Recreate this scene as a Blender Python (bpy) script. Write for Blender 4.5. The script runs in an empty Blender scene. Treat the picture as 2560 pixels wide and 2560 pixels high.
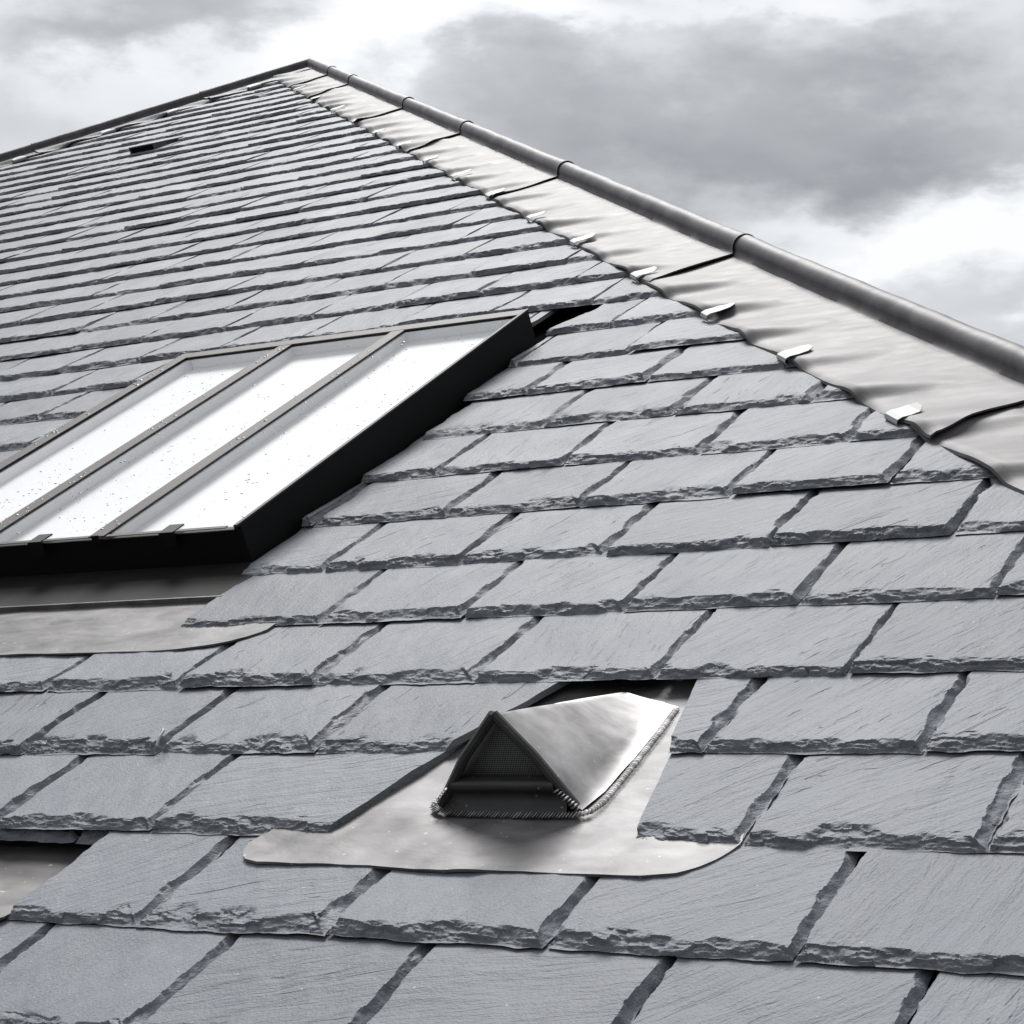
import bpy, math, random
import numpy as np
from mathutils import Matrix, Vector

# ------------------------------------------------------------------ set-up
SC = bpy.context.scene
COL = SC.collection
W = 0.30                      # metres per slate width (plan unit of everything below)
GR = 0.7497                   # course gauge in slate widths
PITCH = math.radians(29.7)
CP, SP = math.cos(PITCH), math.sin(PITCH)
ROOF = Matrix.Rotation(PITCH, 4, 'X')       # roof-local (u, v, n) -> world

# ------------------------------------------------------------------ camera
R_right = Vector((0.85801238, 0.4454195, -0.25576596))
R_down = Vector((-0.06157139, -0.40517231, -0.91216466))
R_fwd = Vector((-0.50992521, 0.79839643, -0.32021776))
C_POS = Vector((5.90626896, -5.49923783, 4.00770663))
F_PX = 5069.1
r3 = ROOF.to_3x3()
cx, cy, cz = r3 @ R_right, r3 @ (-R_down), r3 @ (-R_fwd)
cam_d = bpy.data.cameras.new('camera')
cam = bpy.data.objects.new('camera', cam_d)
COL.objects.link(cam)
m = Matrix.Identity(4)
for i in range(3):
    m[i][0], m[i][1], m[i][2] = cx[i], cy[i], cz[i]
m.translation = ROOF @ (C_POS * W)
cam.matrix_world = m
cam_d.sensor_width = 36.0
cam_d.lens = 36.0 * F_PX / 2560.0
cam_d.clip_start = 0.05
cam_d.clip_end = 4000
SC.camera = cam
SC.render.resolution_x = SC.render.resolution_y = 1024

# ------------------------------------------------------------------ sky and sun
SUN_DIR = Vector((-0.34, 0.41, 0.85)).normalized()     # towards the sun, high behind the ridge
sun_el = math.asin(SUN_DIR.z)
sun_az = math.atan2(SUN_DIR.x, SUN_DIR.y)


def pix_dir(px, py):
    """direction of a point of the sky seen in the photograph (1932 px scale)"""
    x = (px * 2560 / 1932 - 1280) / F_PX
    y = (py * 2560 / 1932 - 1280) / F_PX
    d = r3 @ (R_right * x + R_down * y + R_fwd)
    return d.normalized()


def make_world():
    w = bpy.data.worlds.new('World')
    SC.world = w
    w.use_nodes = True
    nt = w.node_tree
    N, L = nt.nodes, nt.links
    N.clear()
    out = N.new('ShaderNodeOutputWorld')
    sky = N.new('ShaderNodeTexSky')
    sky.sky_type = 'NISHITA'
    sky.sun_disc = False
    sky.sun_elevation = sun_el
    sky.sun_rotation = sun_az
    bg1 = N.new('ShaderNodeBackground'); bg1.inputs[1].default_value = 0.05
    L.new(sky.outputs[0], bg1.inputs[0])
    tc = N.new('ShaderNodeTexCoord')

    def noise(scale, detail, rough, off, dist=0.0):
        mp = N.new('ShaderNodeMapping'); mp.vector_type = 'POINT'
        mp.inputs['Scale'].default_value = (scale, scale, scale * 2.2)
        mp.inputs['Location'].default_value = off
        L.new(tc.outputs['Generated'], mp.inputs[0])
        n = N.new('ShaderNodeTexNoise'); n.inputs['Scale'].default_value = 1.0
        n.inputs['Detail'].default_value = detail; n.inputs['Roughness'].default_value = rough
        n.inputs['Distortion'].default_value = dist
        L.new(mp.outputs[0], n.inputs['Vector'])
        return n

    def math_(op, a, b=None, c=None):
        n = N.new('ShaderNodeMath'); n.operation = op
        for i, v in enumerate((a, b, c)):
            if v is None:
                continue
            if isinstance(v, (int, float)):
                n.inputs[i].default_value = v
            else:
                L.new(v, n.inputs[i])
        return n.outputs[0]

    # warped direction so that the cloud banks get ragged outlines
    wn = noise(8.0, 6, 0.55, (3.1, 1.7, 0.4))
    sub = N.new('ShaderNodeVectorMath'); sub.operation = 'SUBTRACT'
    L.new(wn.outputs['Color'], sub.inputs[0]); sub.inputs[1].default_value = (0.5, 0.5, 0.5)
    scl = N.new('ShaderNodeVectorMath'); scl.operation = 'SCALE'
    L.new(sub.outputs[0], scl.inputs[0]); scl.inputs['Scale'].default_value = 0.13
    add = N.new('ShaderNodeVectorMath'); add.operation = 'ADD'
    L.new(tc.outputs['Generated'], add.inputs[0]); L.new(scl.outputs[0], add.inputs[1])
    wdir = add.outputs[0]
    wn2 = noise(30.0, 5, 0.55, (1.1, 4.7, 2.4))
    sub2 = N.new('ShaderNodeVectorMath'); sub2.operation = 'SUBTRACT'
    L.new(wn2.outputs['Color'], sub2.inputs[0]); sub2.inputs[1].default_value = (0.5, 0.5, 0.5)
    scl2 = N.new('ShaderNodeVectorMath'); scl2.operation = 'SCALE'
    L.new(sub2.outputs[0], scl2.inputs[0]); scl2.inputs['Scale'].default_value = 0.045
    add2 = N.new('ShaderNodeVectorMath'); add2.operation = 'ADD'
    L.new(wdir, add2.inputs[0]); L.new(scl2.outputs[0], add2.inputs[1])
    wdir = add2.outputs[0]
    big = noise(3.2, 4, 0.5, (0.3, 5.0, 2.0), 0.2)
    fine = noise(10.0, 7, 0.52, (7.0, 2.0, 1.0), 0.5)
    val = math_('MULTIPLY_ADD', math_('SUBTRACT', big.outputs[0], 0.5), 0.55, 0.68)
    val = math_('MULTIPLY_ADD', math_('SUBTRACT', fine.outputs[0], 0.5), 0.24, val)
    # individual cloud banks and bright gaps: (pixel, radius across, radius up, amount)
    BANKS = [((300, 30), 300, 75, -0.34), ((60, 70), 160, 60, -0.16), ((1480, 235), 520, 120, -0.36),
             ((980, 150), 200, 90, -0.20), ((1750, 130), 320, 130, -0.17), ((1250, 330), 300, 90, -0.10),
             ((700, 60), 170, 90, 0.46), ((620, 150), 160, 80, 0.30), ((960, -20), 240, 60, 0.34),
             ((1850, 430), 200, 120, 0.40), ((1600, 480), 260, 80, 0.20), ((1500, -10), 260, 45, 0.16),
             ((250, 190), 320, 70, 0.10)]
    for (px, py), rx, ry, amt in BANKS:
        c = pix_dir(px, py)
        ax = r3 @ R_right; up = (-(r3 @ R_down))
        ax = (ax - c * ax.dot(c)).normalized(); up = (up - c * up.dot(c)).normalized()
        k = 3826.0
        comps = []
        for axis, rad in ((ax, rx / k), (up, ry / k)):
            d = N.new('ShaderNodeVectorMath'); d.operation = 'DOT_PRODUCT'
            L.new(wdir, d.inputs[0]); d.inputs[1].default_value = tuple(axis / rad)
            comps.append(math_('POWER', math_('ABSOLUTE', d.outputs['Value']), 2.0))
        fr = N.new('ShaderNodeVectorMath'); fr.operation = 'DOT_PRODUCT'
        L.new(wdir, fr.inputs[0]); fr.inputs[1].default_value = tuple(c)
        front = math_('GREATER_THAN', fr.outputs['Value'], 0.0)
        g = math_('POWER', 2.71828, math_('MULTIPLY', math_('POWER', math_('ADD', comps[0], comps[1]), 1.5), -1.0))
        val = math_('MULTIPLY_ADD', math_('MULTIPLY', g, front), amt * (0.64 if amt < 0 else 1.0), val)
    cr = N.new('ShaderNodeValToRGB')
    e = cr.color_ramp.elements
    e[0].position = 0.0; e[0].color = (0.17, 0.174, 0.180, 1)
    e[1].position = 1.0; e[1].color = (1.0, 1.0, 1.0, 1)
    q = e.new(0.35); q.color = (0.335, 0.343, 0.353, 1)
    q = e.new(0.62); q.color = (0.605, 0.62, 0.635, 1)
    q = e.new(0.82); q.color = (0.86, 0.875, 0.89, 1)
    L.new(val, cr.inputs[0])
    bg2 = N.new('ShaderNodeBackground'); bg2.inputs[1].default_value = 1.0
    L.new(cr.outputs[0], bg2.inputs[0])
    sdv = N.new('ShaderNodeVectorMath'); sdv.operation = 'DOT_PRODUCT'
    L.new(tc.outputs['Generated'], sdv.inputs[0]); sdv.inputs[1].default_value = tuple(SUN_DIR)
    st = math_('MULTIPLY_ADD', sdv.outputs['Value'], 0.120, 0.185)
    L.new(st, bg2.inputs[1])
    mix = N.new('ShaderNodeMixShader'); mix.inputs[0].default_value = 0.95
    L.new(bg1.outputs[0], mix.inputs[1]); L.new(bg2.outputs[0], mix.inputs[2])
    L.new(mix.outputs[0], out.inputs[0])


make_world()
sd = bpy.data.lights.new('sun', 'SUN')
sd.energy = 1.5
sd.angle = math.radians(26)
sd.color = (1.0, 0.985, 0.965)
sun = bpy.data.objects.new('sun', sd)
COL.objects.link(sun)
sun.rotation_euler = SUN_DIR.to_track_quat('Z', 'Y').to_euler()
sun.location = (0, 0, 20)
vs = SC.view_settings
vs.view_transform = 'Standard'
vs.look = 'None'
vs.exposure = 1.90
vs.gamma = 1.0
vs.use_curve_mapping = False

# ------------------------------------------------------------------ helpers


def tag(o, label=None, cat=None, group=None, kind=None):
    if label: o['label'] = label
    if cat: o['category'] = cat
    if group: o['group'] = group
    if kind: o['kind'] = kind
    return o


def link(o, parent=None):
    COL.objects.link(o)
    if parent is not None:
        o.parent = parent
    return o


def empty(name, mat):
    o = bpy.data.objects.new(name, None)
    o.empty_display_size = 0.1
    COL.objects.link(o)
    o.matrix_world = mat
    return o


def np_mesh(name, verts, quads, mats, smooth=True, rnd=None, tris=None, sharp=None, matidx=None):
    me = bpy.data.meshes.new(name)
    verts = np.asarray(verts, np.float32)
    quads = np.zeros((0, 4), np.int32) if quads is None else np.asarray(quads, np.int32).reshape(-1, 4)
    tris = np.zeros((0, 3), np.int32) if tris is None else np.asarray(tris, np.int32).reshape(-1, 3)
    nq, nt = len(quads), len(tris)
    me.vertices.add(len(verts))
    me.vertices.foreach_set('co', verts.ravel())
    me.loops.add(nq * 4 + nt * 3)
    me.loops.foreach_set('vertex_index', np.concatenate([quads.ravel(), tris.ravel()]).astype(np.int32))
    me.polygons.add(nq + nt)
    starts = np.concatenate([np.arange(nq) * 4, nq * 4 + np.arange(nt) * 3]).astype(np.int32)
    me.polygons.foreach_set('loop_start', starts)
    me.polygons.foreach_set('use_smooth', np.full(nq + nt, smooth, bool))
    if matidx is not None:
        me.polygons.foreach_set('material_index', np.asarray(matidx, np.int32))
    me.update(calc_edges=True)
    if rnd is not None:
        a = me.attributes.new('rnd', 'FLOAT', 'POINT')
        a.data.foreach_set('value', np.broadcast_to(np.asarray(rnd, np.float32), (len(verts),)).copy())
    for mt in (mats if isinstance(mats, (list, tuple)) else [mats]):
        me.materials.append(mt)
    if sharp:
        me.set_sharp_from_angle(angle=math.radians(sharp))
    return me


def mesh_obj(name, me, parent=None, loc=None):
    o = bpy.data.objects.new(name, me)
    link(o, parent)
    if loc is not None:
        o.location = loc
    return o


class MB:
    """collects polygons for one mesh, coordinates in slate widths"""
    def __init__(s):
        s.v, s.f = [], []

    def poly(s, *pts):
        b = len(s.v)
        s.v.extend(pts)
        s.f.append(tuple(range(b, b + len(pts))))

    def hexa(s, p):
        """8 points: bottom 4 (ccw from above), top 4"""
        b = len(s.v)
        s.v.extend(p)
        for q in ((3, 2, 1, 0), (4, 5, 6, 7), (0, 1, 5, 4), (1, 2, 6, 5), (2, 3, 7, 6), (3, 0, 4, 7)):
            s.f.append(tuple(b + i for i in q))

    def box(s, u0, u1, v0, v1, n0, n1):
        s.hexa([(u0, v0, n0), (u1, v0, n0), (u1, v1, n0), (u0, v1, n0),
                (u0, v0, n1), (u1, v0, n1), (u1, v1, n1), (u0, v1, n1)])

    def build(s, name, mat, parent=None, bevel=0.0, smooth=False, org=(0, 0, 0)):
        me = bpy.data.meshes.new(name)
        me.from_pydata([((a - org[0]) * W, (b - org[1]) * W, (c - org[2]) * W) for a, b, c in s.v], [], s.f)
        me.materials.append(mat)
        me.update()
        if bevel:
            import bmesh
            bm = bmesh.new(); bm.from_mesh(me)
            bmesh.ops.remove_doubles(bm, verts=bm.verts, dist=1e-6)
            es = [e for e in bm.edges if len(e.link_faces) == 2 and e.calc_face_angle(0) > 0.6]
            bmesh.ops.bevel(bm, geom=es, offset=bevel * W, segments=2, affect='EDGES', profile=0.5)
            bm.to_mesh(me); bm.free()
        if smooth:
            me.polygons.foreach_set('use_smooth', [True] * len(me.polygons))
            me.set_sharp_from_angle(angle=math.radians(38))
        return mesh_obj(name, me, parent)


def hsh(ix, iy, seed):
    h = (ix.astype(np.int64) * 374761393 + iy.astype(np.int64) * 668265263 + int(seed) * 974634777) & 0xFFFFFFFF
    h = ((h ^ (h >> 13)) * 1274126177) & 0xFFFFFFFF
    h = ((h ^ (h >> 15)) * 2246822519) & 0xFFFFFFFF
    return ((h ^ (h >> 16)) & 0xFFFFFF) / float(0xFFFFFF)


def vn(x, y, seed=0):
    x, y = np.broadcast_arrays(np.asarray(x, float), np.asarray(y, float))
    ix, iy = np.floor(x), np.floor(y)
    fx, fy = x - ix, y - iy
    fx = fx * fx * (3 - 2 * fx); fy = fy * fy * (3 - 2 * fy)
    a, b = hsh(ix, iy, seed), hsh(ix + 1, iy, seed)
    c, d = hsh(ix, iy + 1, seed), hsh(ix + 1, iy + 1, seed)
    return (a * (1 - fx) + b * fx) * (1 - fy) + (c * (1 - fx) + d * fx) * fy


def fbm(x, y, seed=0, o=3):
    s, a, t = 0, 1.0, 0
    for i in range(o):
        s = s + a * vn(x * 2 ** i, y * 2 ** i, seed + 17 * i); t += a; a *= 0.5
    return s / t


def ridge(x, y, seed):
    """angular noise with sharp crests, for broken stone"""
    a = np.abs(2 * vn(x, y, seed) - 1)
    b = np.abs(2 * vn(x * 2.3 + 4.1, y * 2.3, seed + 3) - 1)
    return 1 - (0.65 * a + 0.35 * b) * 1.25


def facets(al, ac, sx, sy, seed):
    """jittered cells: nearest seed's (along, across) and three random numbers per cell"""
    gx, gy = al / sx, ac / sy
    ix, iy = np.floor(gx), np.floor(gy)
    best = np.full(gx.shape, 1e9)
    out = [np.zeros(gx.shape) for _ in range(5)]
    for ox in (-1, 0, 1):
        for oy in (-1, 0, 1):
            cx_, cy_ = ix + ox, iy + oy
            px, py = cx_ + hsh(cx_, cy_, seed), cy_ + hsh(cx_, cy_, seed + 1)
            dd = (px - gx) ** 2 + (py - gy) ** 2
            m_ = dd < best
            best = np.where(m_, dd, best)
            for i_, val in enumerate((px * sx, py * sy, hsh(cx_, cy_, seed + 2), hsh(cx_, cy_, seed + 3), hsh(cx_, cy_, seed + 4))):
                out[i_] = np.where(m_, val, out[i_])
    return out


def sstep(x):
    x = np.clip(x, 0, 1)
    return x * x * (3 - 2 * x)


def proj(u, v, n=0.0):
    """plane coordinates -> picture (0..1, y down) and depth"""
    P = Vector((u, v, n)) - C_POS
    z = P.dot(R_fwd)
    return 0.5 + P.dot(R_right) / z * F_PX / 2560, 0.5 + P.dot(R_down) / z * F_PX / 2560, z


# ------------------------------------------------------------------ materials


def nodes(name):
    mt = bpy.data.materials.new(name)
    mt.use_nodes = True
    nt = mt.node_tree
    bs = nt.nodes['Principled BSDF']
    return mt, nt.nodes, nt.links, bs


def setp(bs, col=None, rough=None, metal=None, spec=None):
    if col: bs.inputs['Base Color'].default_value = (*col, 1)
    if rough is not None: bs.inputs['Roughness'].default_value = rough
    if metal is not None: bs.inputs['Metallic'].default_value = metal
    if spec is not None: bs.inputs['Specular IOR Level'].default_value = spec


def mat_slate():
    mt, N, L, bs = nodes('riven_slate')
    tc = N.new('ShaderNodeTexCoord')
    at = N.new('ShaderNodeAttribute'); at.attribute_name = 'rnd'
    # every slate looks up its own piece of stone, with its own grain direction
    off = N.new('ShaderNodeCombineXYZ')
    for i, k in enumerate((37.0, 53.0, 71.0)):
        mm = N.new('ShaderNodeMath'); mm.operation = 'MULTIPLY'; mm.inputs[1].default_value = k
        L.new(at.outputs['Fac'], mm.inputs[0]); L.new(mm.outputs[0], off.inputs[i])
    rot = N.new('ShaderNodeVectorRotate'); rot.rotation_type = 'Z_AXIS'
    ang = N.new('ShaderNodeMath'); ang.operation = 'MULTIPLY_ADD'
    ang.inputs[1].default_value = 1.5; ang.inputs[2].default_value = -0.15
    fr = N.new('ShaderNodeMath'); fr.operation = 'FRACT'
    m2 = N.new('ShaderNodeMath'); m2.operation = 'MULTIPLY'; m2.inputs[1].default_value = 13.7
    L.new(at.outputs['Fac'], m2.inputs[0]); L.new(m2.outputs[0], fr.inputs[0]); L.new(fr.outputs[0], ang.inputs[0])
    L.new(tc.outputs['Object'], rot.inputs['Vector']); L.new(ang.outputs[0], rot.inputs['Angle'])
    ad = N.new('ShaderNodeVectorMath'); ad.operation = 'ADD'
    L.new(rot.outputs[0], ad.inputs[0]); L.new(off.outputs[0], ad.inputs[1])

    def nz(sx, sy, scale, detail, rough, dist=0.0):
        mp = N.new('ShaderNodeMapping'); mp.inputs['Scale'].default_value = (sx, sy, 1)
        L.new(ad.outputs[0], mp.inputs[0])
        n = N.new('ShaderNodeTexNoise'); n.inputs['Scale'].default_value = scale
        n.inputs['Detail'].default_value = detail; n.inputs['Roughness'].default_value = rough
        n.inputs['Distortion'].default_value = dist
        L.new(mp.outputs[0], n.inputs['Vector'])
        return n.outputs[0]

    def ramp(src, stops):
        r = N.new('ShaderNodeValToRGB'); e = r.color_ramp.elements
        e[0].position, e[0].color = stops[0][0], (*[stops[0][1]] * 3, 1)
        e[1].position, e[1].color = stops[-1][0], (*[stops[-1][1]] * 3, 1)
        for p_, c_ in stops[1:-1]:
            x = e.new(p_); x.color = (c_, c_, c_, 1)
        L.new(src, r.inputs[0])
        return r.outputs[0]

    streak = nz(1.0, 0.16, 55, 3, 0.62, 0.6)
    cloud = nz(1.0, 0.6, 9, 2, 0.55)
    grain = nz(1.0, 0.7, 300, 2, 0.65)
    marks = nz(1.0, 0.12, 75, 2, 0.5, 1.0)
    dash = ramp(marks, [(0.0, 1.0), (0.29, 0.8), (0.34, 0.0), (1.0, 0.0)])
    fr5 = N.new('ShaderNodeMath'); fr5.operation = 'FRACT'
    m55 = N.new('ShaderNodeMath'); m55.operation = 'MULTIPLY'; m55.inputs[1].default_value = 29.3
    L.new(at.outputs['Fac'], m55.inputs[0]); L.new(m55.outputs[0], fr5.inputs[0])
    dd = N.new('ShaderNodeMath'); dd.operation = 'MULTIPLY'
    L.new(dash, dd.inputs[0]); L.new(fr5.outputs[0], dd.inputs[1])
    dash = dd.outputs[0]
    # base colour: blue-grey stone with soft clouding and per-slate tone
    base = N.new('ShaderNodeMix'); base.data_type = 'RGBA'
    base.inputs['A'].default_value = (0.103, 0.111, 0.125, 1); base.inputs['B'].default_value = (0.160, 0.171, 0.190, 1)
    mx = N.new('ShaderNodeMath'); mx.operation = 'MULTIPLY_ADD'; mx.inputs[1].default_value = 0.9; mx.inputs[2].default_value = -0.15
    L.new(cloud, mx.inputs[0])
    m3 = N.new('ShaderNodeMath'); m3.operation = 'MULTIPLY_ADD'; m3.inputs[1].default_value = 0.8
    fr2 = N.new('ShaderNodeMath'); fr2.operation = 'FRACT'
    m4 = N.new('ShaderNodeMath'); m4.operation = 'MULTIPLY'; m4.inputs[1].default_value = 7.31
    L.new(at.outputs['Fac'], m4.inputs[0]); L.new(m4.outputs[0], fr2.inputs[0]); L.new(fr2.outputs[0], m3.inputs[0])
    L.new(mx.outputs[0], m3.inputs[2])
    m5 = N.new('ShaderNodeMath'); m5.operation = 'MULTIPLY_ADD'; m5.inputs[1].default_value = 0.5
    L.new(streak, m5.inputs[0]); L.new(m3.outputs[0], m5.inputs[2])
    L.new(m5.outputs[0], base.inputs['Factor'])
    dk = N.new('ShaderNodeMix'); dk.data_type = 'RGBA'
    dk.inputs['B'].default_value = (0.055, 0.057, 0.060, 1)
    dm = N.new('ShaderNodeMath'); dm.operation = 'MULTIPLY'; dm.inputs[1].default_value = 0.6
    L.new(dash, dm.inputs[0]); L.new(dm.outputs[0], dk.inputs['Factor'])
    L.new(base.outputs['Result'], dk.inputs['A'])
    # pale lichen / mineral specks
    sp = nz(1, 1, 130, 1, 0.5)
    spk = ramp(sp, [(0.0, 0.0), (0.765, 0.0), (0.80, 1.0), (1.0, 1.0)])
    lt = N.new('ShaderNodeMix'); lt.data_type = 'RGBA'; lt.inputs['B'].default_value = (0.36, 0.37, 0.38, 1)
    sm = N.new('ShaderNodeMath'); sm.operation = 'MULTIPLY'; sm.inputs[1].default_value = 0.7
    L.new(spk, sm.inputs[0]); L.new(sm.outputs[0], lt.inputs['Factor'])
    L.new(dk.outputs['Result'], lt.inputs['A'])
    L.new(lt.outputs['Result'], bs.inputs['Base Color'])
    rr = N.new('ShaderNodeMapRange'); rr.inputs['To Min'].default_value = 0.52; rr.inputs['To Max'].default_value = 0.68
    L.new(cloud, rr.inputs['Value']); L.new(rr.outputs[0], bs.inputs['Roughness'])
    setp(bs, spec=0.13)
    # relief
    h1 = N.new('ShaderNodeMath'); h1.operation = 'MULTIPLY_ADD'; h1.inputs[1].default_value = 1.0
    L.new(streak, h1.inputs[0])
    h2 = N.new('ShaderNodeMath'); h2.operation = 'MULTIPLY_ADD'; h2.inputs[1].default_value = -0.9
    L.new(dash, h2.inputs[0])
    h3 = N.new('ShaderNodeMath'); h3.operation = 'MULTIPLY'; h3.inputs[1].default_value = 0.35
    L.new(grain, h3.inputs[0]); L.new(h3.outputs[0], h2.inputs[2]); L.new(h2.outputs[0], h1.inputs[2])
    bp = N.new('ShaderNodeBump'); bp.inputs['Strength'].default_value = 0.8; bp.inputs['Distance'].default_value = 0.0042
    L.new(h1.outputs[0], bp.inputs['Height']); L.new(bp.outputs[0], bs.inputs['Normal'])
    return mt


def mat_lead(name, col, rough=(0.32, 0.5), metal=0.75, bump=0.25, blotch=0.35, speck=0.3, spec=0.2):
    mt, N, L, bs = nodes(name)
    tc = N.new('ShaderNodeTexCoord')

    def nz(scale, detail, sx=1, sy=1, dist=0.0):
        mp = N.new('ShaderNodeMapping'); mp.inputs['Scale'].default_value = (sx, sy, 1)
        L.new(tc.outputs['Object'], mp.inputs[0])
        n = N.new('ShaderNodeTexNoise'); n.inputs['Scale'].default_value = scale; n.inputs['Detail'].default_value = detail
        n.inputs['Distortion'].default_value = dist
        L.new(mp.outputs[0], n.inputs['Vector'])
        return n.outputs[0]
    a = nz(14, 5, 0.6, 1, 0.6)
    b = nz(45, 4, 0.35, 1)
    c = nz(95, 2)
    mx = N.new('ShaderNodeMix'); mx.data_type = 'RGBA'
    mx.inputs['A'].default_value = (*[k * (1 - blotch) for k in col], 1)
    mx.inputs['B'].default_value = (*[min(1, k * (1 + blotch)) for k in col], 1)
    av = N.new('ShaderNodeMath'); av.operation = 'MULTIPLY_ADD'; av.inputs[1].default_value = 0.7
    L.new(a, av.inputs[0])
    bv = N.new('ShaderNodeMath'); bv.operation = 'MULTIPLY'; bv.inputs[1].default_value = 0.3
    L.new(b, bv.inputs[0]); L.new(bv.outputs[0], av.inputs[2])
    cr = N.new('ShaderNodeValToRGB'); cr.color_ramp.elements[0].position = 0.3; cr.color_ramp.elements[1].position = 0.72
    L.new(av.outputs[0], cr.inputs[0]); L.new(cr.outputs[0], mx.inputs['Factor'])
    # small pale oxide specks
    sr = N.new('ShaderNodeValToRGB'); sr.color_ramp.elements[0].position = 0.70; sr.color_ramp.elements[1].position = 0.76
    L.new(c, sr.inputs[0])
    m2 = N.new('ShaderNodeMix'); m2.data_type = 'RGBA'; m2.inputs['B'].default_value = (0.72, 0.71, 0.71, 1)
    sf = N.new('ShaderNodeMath'); sf.operation = 'MULTIPLY'; sf.inputs[1].default_value = speck
    L.new(sr.outputs[0], sf.inputs[0]); L.new(sf.outputs[0], m2.inputs['Factor'])
    L.new(mx.outputs['Result'], m2.inputs['A'])
    L.new(m2.outputs['Result'], bs.inputs['Base Color'])
    rr = N.new('ShaderNodeMapRange'); rr.inputs['To Min'].default_value = rough[0]; rr.inputs['To Max'].default_value = rough[1]
    L.new(b, rr.inputs['Value']); L.new(rr.outputs[0], bs.inputs['Roughness'])
    setp(bs, metal=metal, spec=spec)
    bp = N.new('ShaderNodeBump'); bp.inputs['Strength'].default_value = bump; bp.inputs['Distance'].default_value = 0.003
    L.new(av.outputs[0], bp.inputs['Height']); L.new(bp.outputs[0], bs.inputs['Normal'])
    return mt


def mat_plain(name, col, rough, metal=0.0, spec=0.5, var=0.15, scale=40):
    mt, N, L, bs = nodes(name)
    setp(bs, rough=rough, metal=metal, spec=spec)
    tc = N.new('ShaderNodeTexCoord')
    n = N.new('ShaderNodeTexNoise'); n.inputs['Scale'].default_value = scale; n.inputs['Detail'].default_value = 4
    L.new(tc.outputs['Object'], n.inputs['Vector'])
    mx = N.new('ShaderNodeMix'); mx.data_type = 'RGBA'
    mx.inputs['A'].default_value = (*[k * (1 - var) for k in col], 1)
    mx.inputs['B'].default_value = (*[min(1, k * (1 + var)) for k in col], 1)
    L.new(n.outputs[0], mx.inputs['Factor']); L.new(mx.outputs['Result'], bs.inputs['Base Color'])
    return mt


def mat_glass():
    mt, N, L, bs = nodes('window_glass')
    N.remove(bs)
    out = N['Material Output']
    fr = N.new('ShaderNodeFresnel'); fr.inputs['IOR'].default_value = 1.85
    tr = N.new('ShaderNodeBsdfTransparent'); tr.inputs[0].default_value = (0.985, 0.99, 0.99, 1)
    gl = N.new('ShaderNodeBsdfGlossy'); gl.inputs['Roughness'].default_value = 0.02
    mx = N.new('ShaderNodeMixShader')
    gm_ = N.new('ShaderNodeNewGeometry'); iv = N.new('ShaderNodeMath'); iv.operation = 'SUBTRACT'; iv.inputs[0].default_value = 1.0
    L.new(gm_.outputs['Backfacing'], iv.inputs[1])
    ml = N.new('ShaderNodeMath'); ml.operation = 'MULTIPLY'; L.new(fr.outputs[0], ml.inputs[0]); L.new(iv.outputs[0], ml.inputs[1])
    L.new(ml.outputs[0], mx.inputs[0]); L.new(tr.outputs[0], mx.inputs[1]); L.new(gl.outputs[0], mx.inputs[2])
    L.new(mx.outputs[0], out.inputs[0])
    return mt


M_SLATE = mat_slate()
M_LEAD = mat_lead('milled_lead', (0.104, 0.101, 0.105), rough=(0.47, 0.62), metal=0.02, blotch=0.36, speck=0.05, spec=0.14)
M_LEADV = mat_lead('weathered_lead', (0.122, 0.118, 0.121), rough=(0.36, 0.60), metal=0.06, blotch=0.7, bump=0.8, spec=0.17)
M_HOOD = mat_lead('bossed_lead', (0.36, 0.35, 0.352), rough=(0.46, 0.62), metal=0.32, blotch=0.45, bump=0.6, spec=0.1)
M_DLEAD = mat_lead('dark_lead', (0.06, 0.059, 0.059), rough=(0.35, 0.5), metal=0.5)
M_TRAY = mat_lead('tarnished_lead', (0.10, 0.096, 0.097), rough=(0.4, 0.55), metal=0.4)
M_BLACK = mat_plain('black_coated_metal', (0.006, 0.006, 0.006), 0.6, 0.0, 0.15)
M_BRONZE = mat_plain('bronze_aluminium', (0.050, 0.046, 0.045), 0.6, 0.0, 0.2, var=0.2, scale=9)
M_WHITE = mat_plain('white_lining', (0.74, 0.74, 0.755), 0.6, 0.0, 0.3, var=0.03, scale=6)
M_GLASS = mat_glass()
M_DROP = mat_plain('rain_water', (0.16, 0.163, 0.167), 0.1, 0.0, 0.5)
M_CLIP = mat_plain('bright_clip_metal', (0.36, 0.36, 0.36), 0.6, 0.0, 0.3, var=0.06)
M_DECK = mat_plain('dark_underlay', (0.02, 0.02, 0.02), 0.9, 0.0, 0.1)
M_SILL_REFL = mat_plain('sill_painted_reflection', (0.014, 0.0135, 0.0135), 0.7, 0.0, 0.12, var=0.6, scale=14)  # near-black colour stands in for the kerb's dark reflection in the lead
M_MESHW = mat_plain('grey_wire', (0.22, 0.22, 0.22), 0.5, 0.4, 0.4)
M_GROUND = mat_plain('dull_ground', (0.07, 0.07, 0.065), 0.95, 0.0, 0.1, var=0.4, scale=0.3)

# ------------------------------------------------------------------ the ground far below
gm = bpy.data.meshes.new('ground')
gm.from_pydata([(-1500, -1500, -9), (1500, -1500, -9), (1500, 1500, -9), (-1500, 1500, -9)], [], [(0, 1, 2, 3)])
gm.materials.append(M_GROUND)
tag(mesh_obj('ground', gm), kind='structure')

# ------------------------------------------------------------------ the roof: hips, deck
HS = 0.872                                     # du/dv of both hips
APEX_V = 30.05
APEX_U = -18.62
def hip_r(v): return APEX_U + HS * (APEX_V - v)
def hip_l(v): return APEX_U - HS * (APEX_V - v)
VBOT = -4.0

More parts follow.
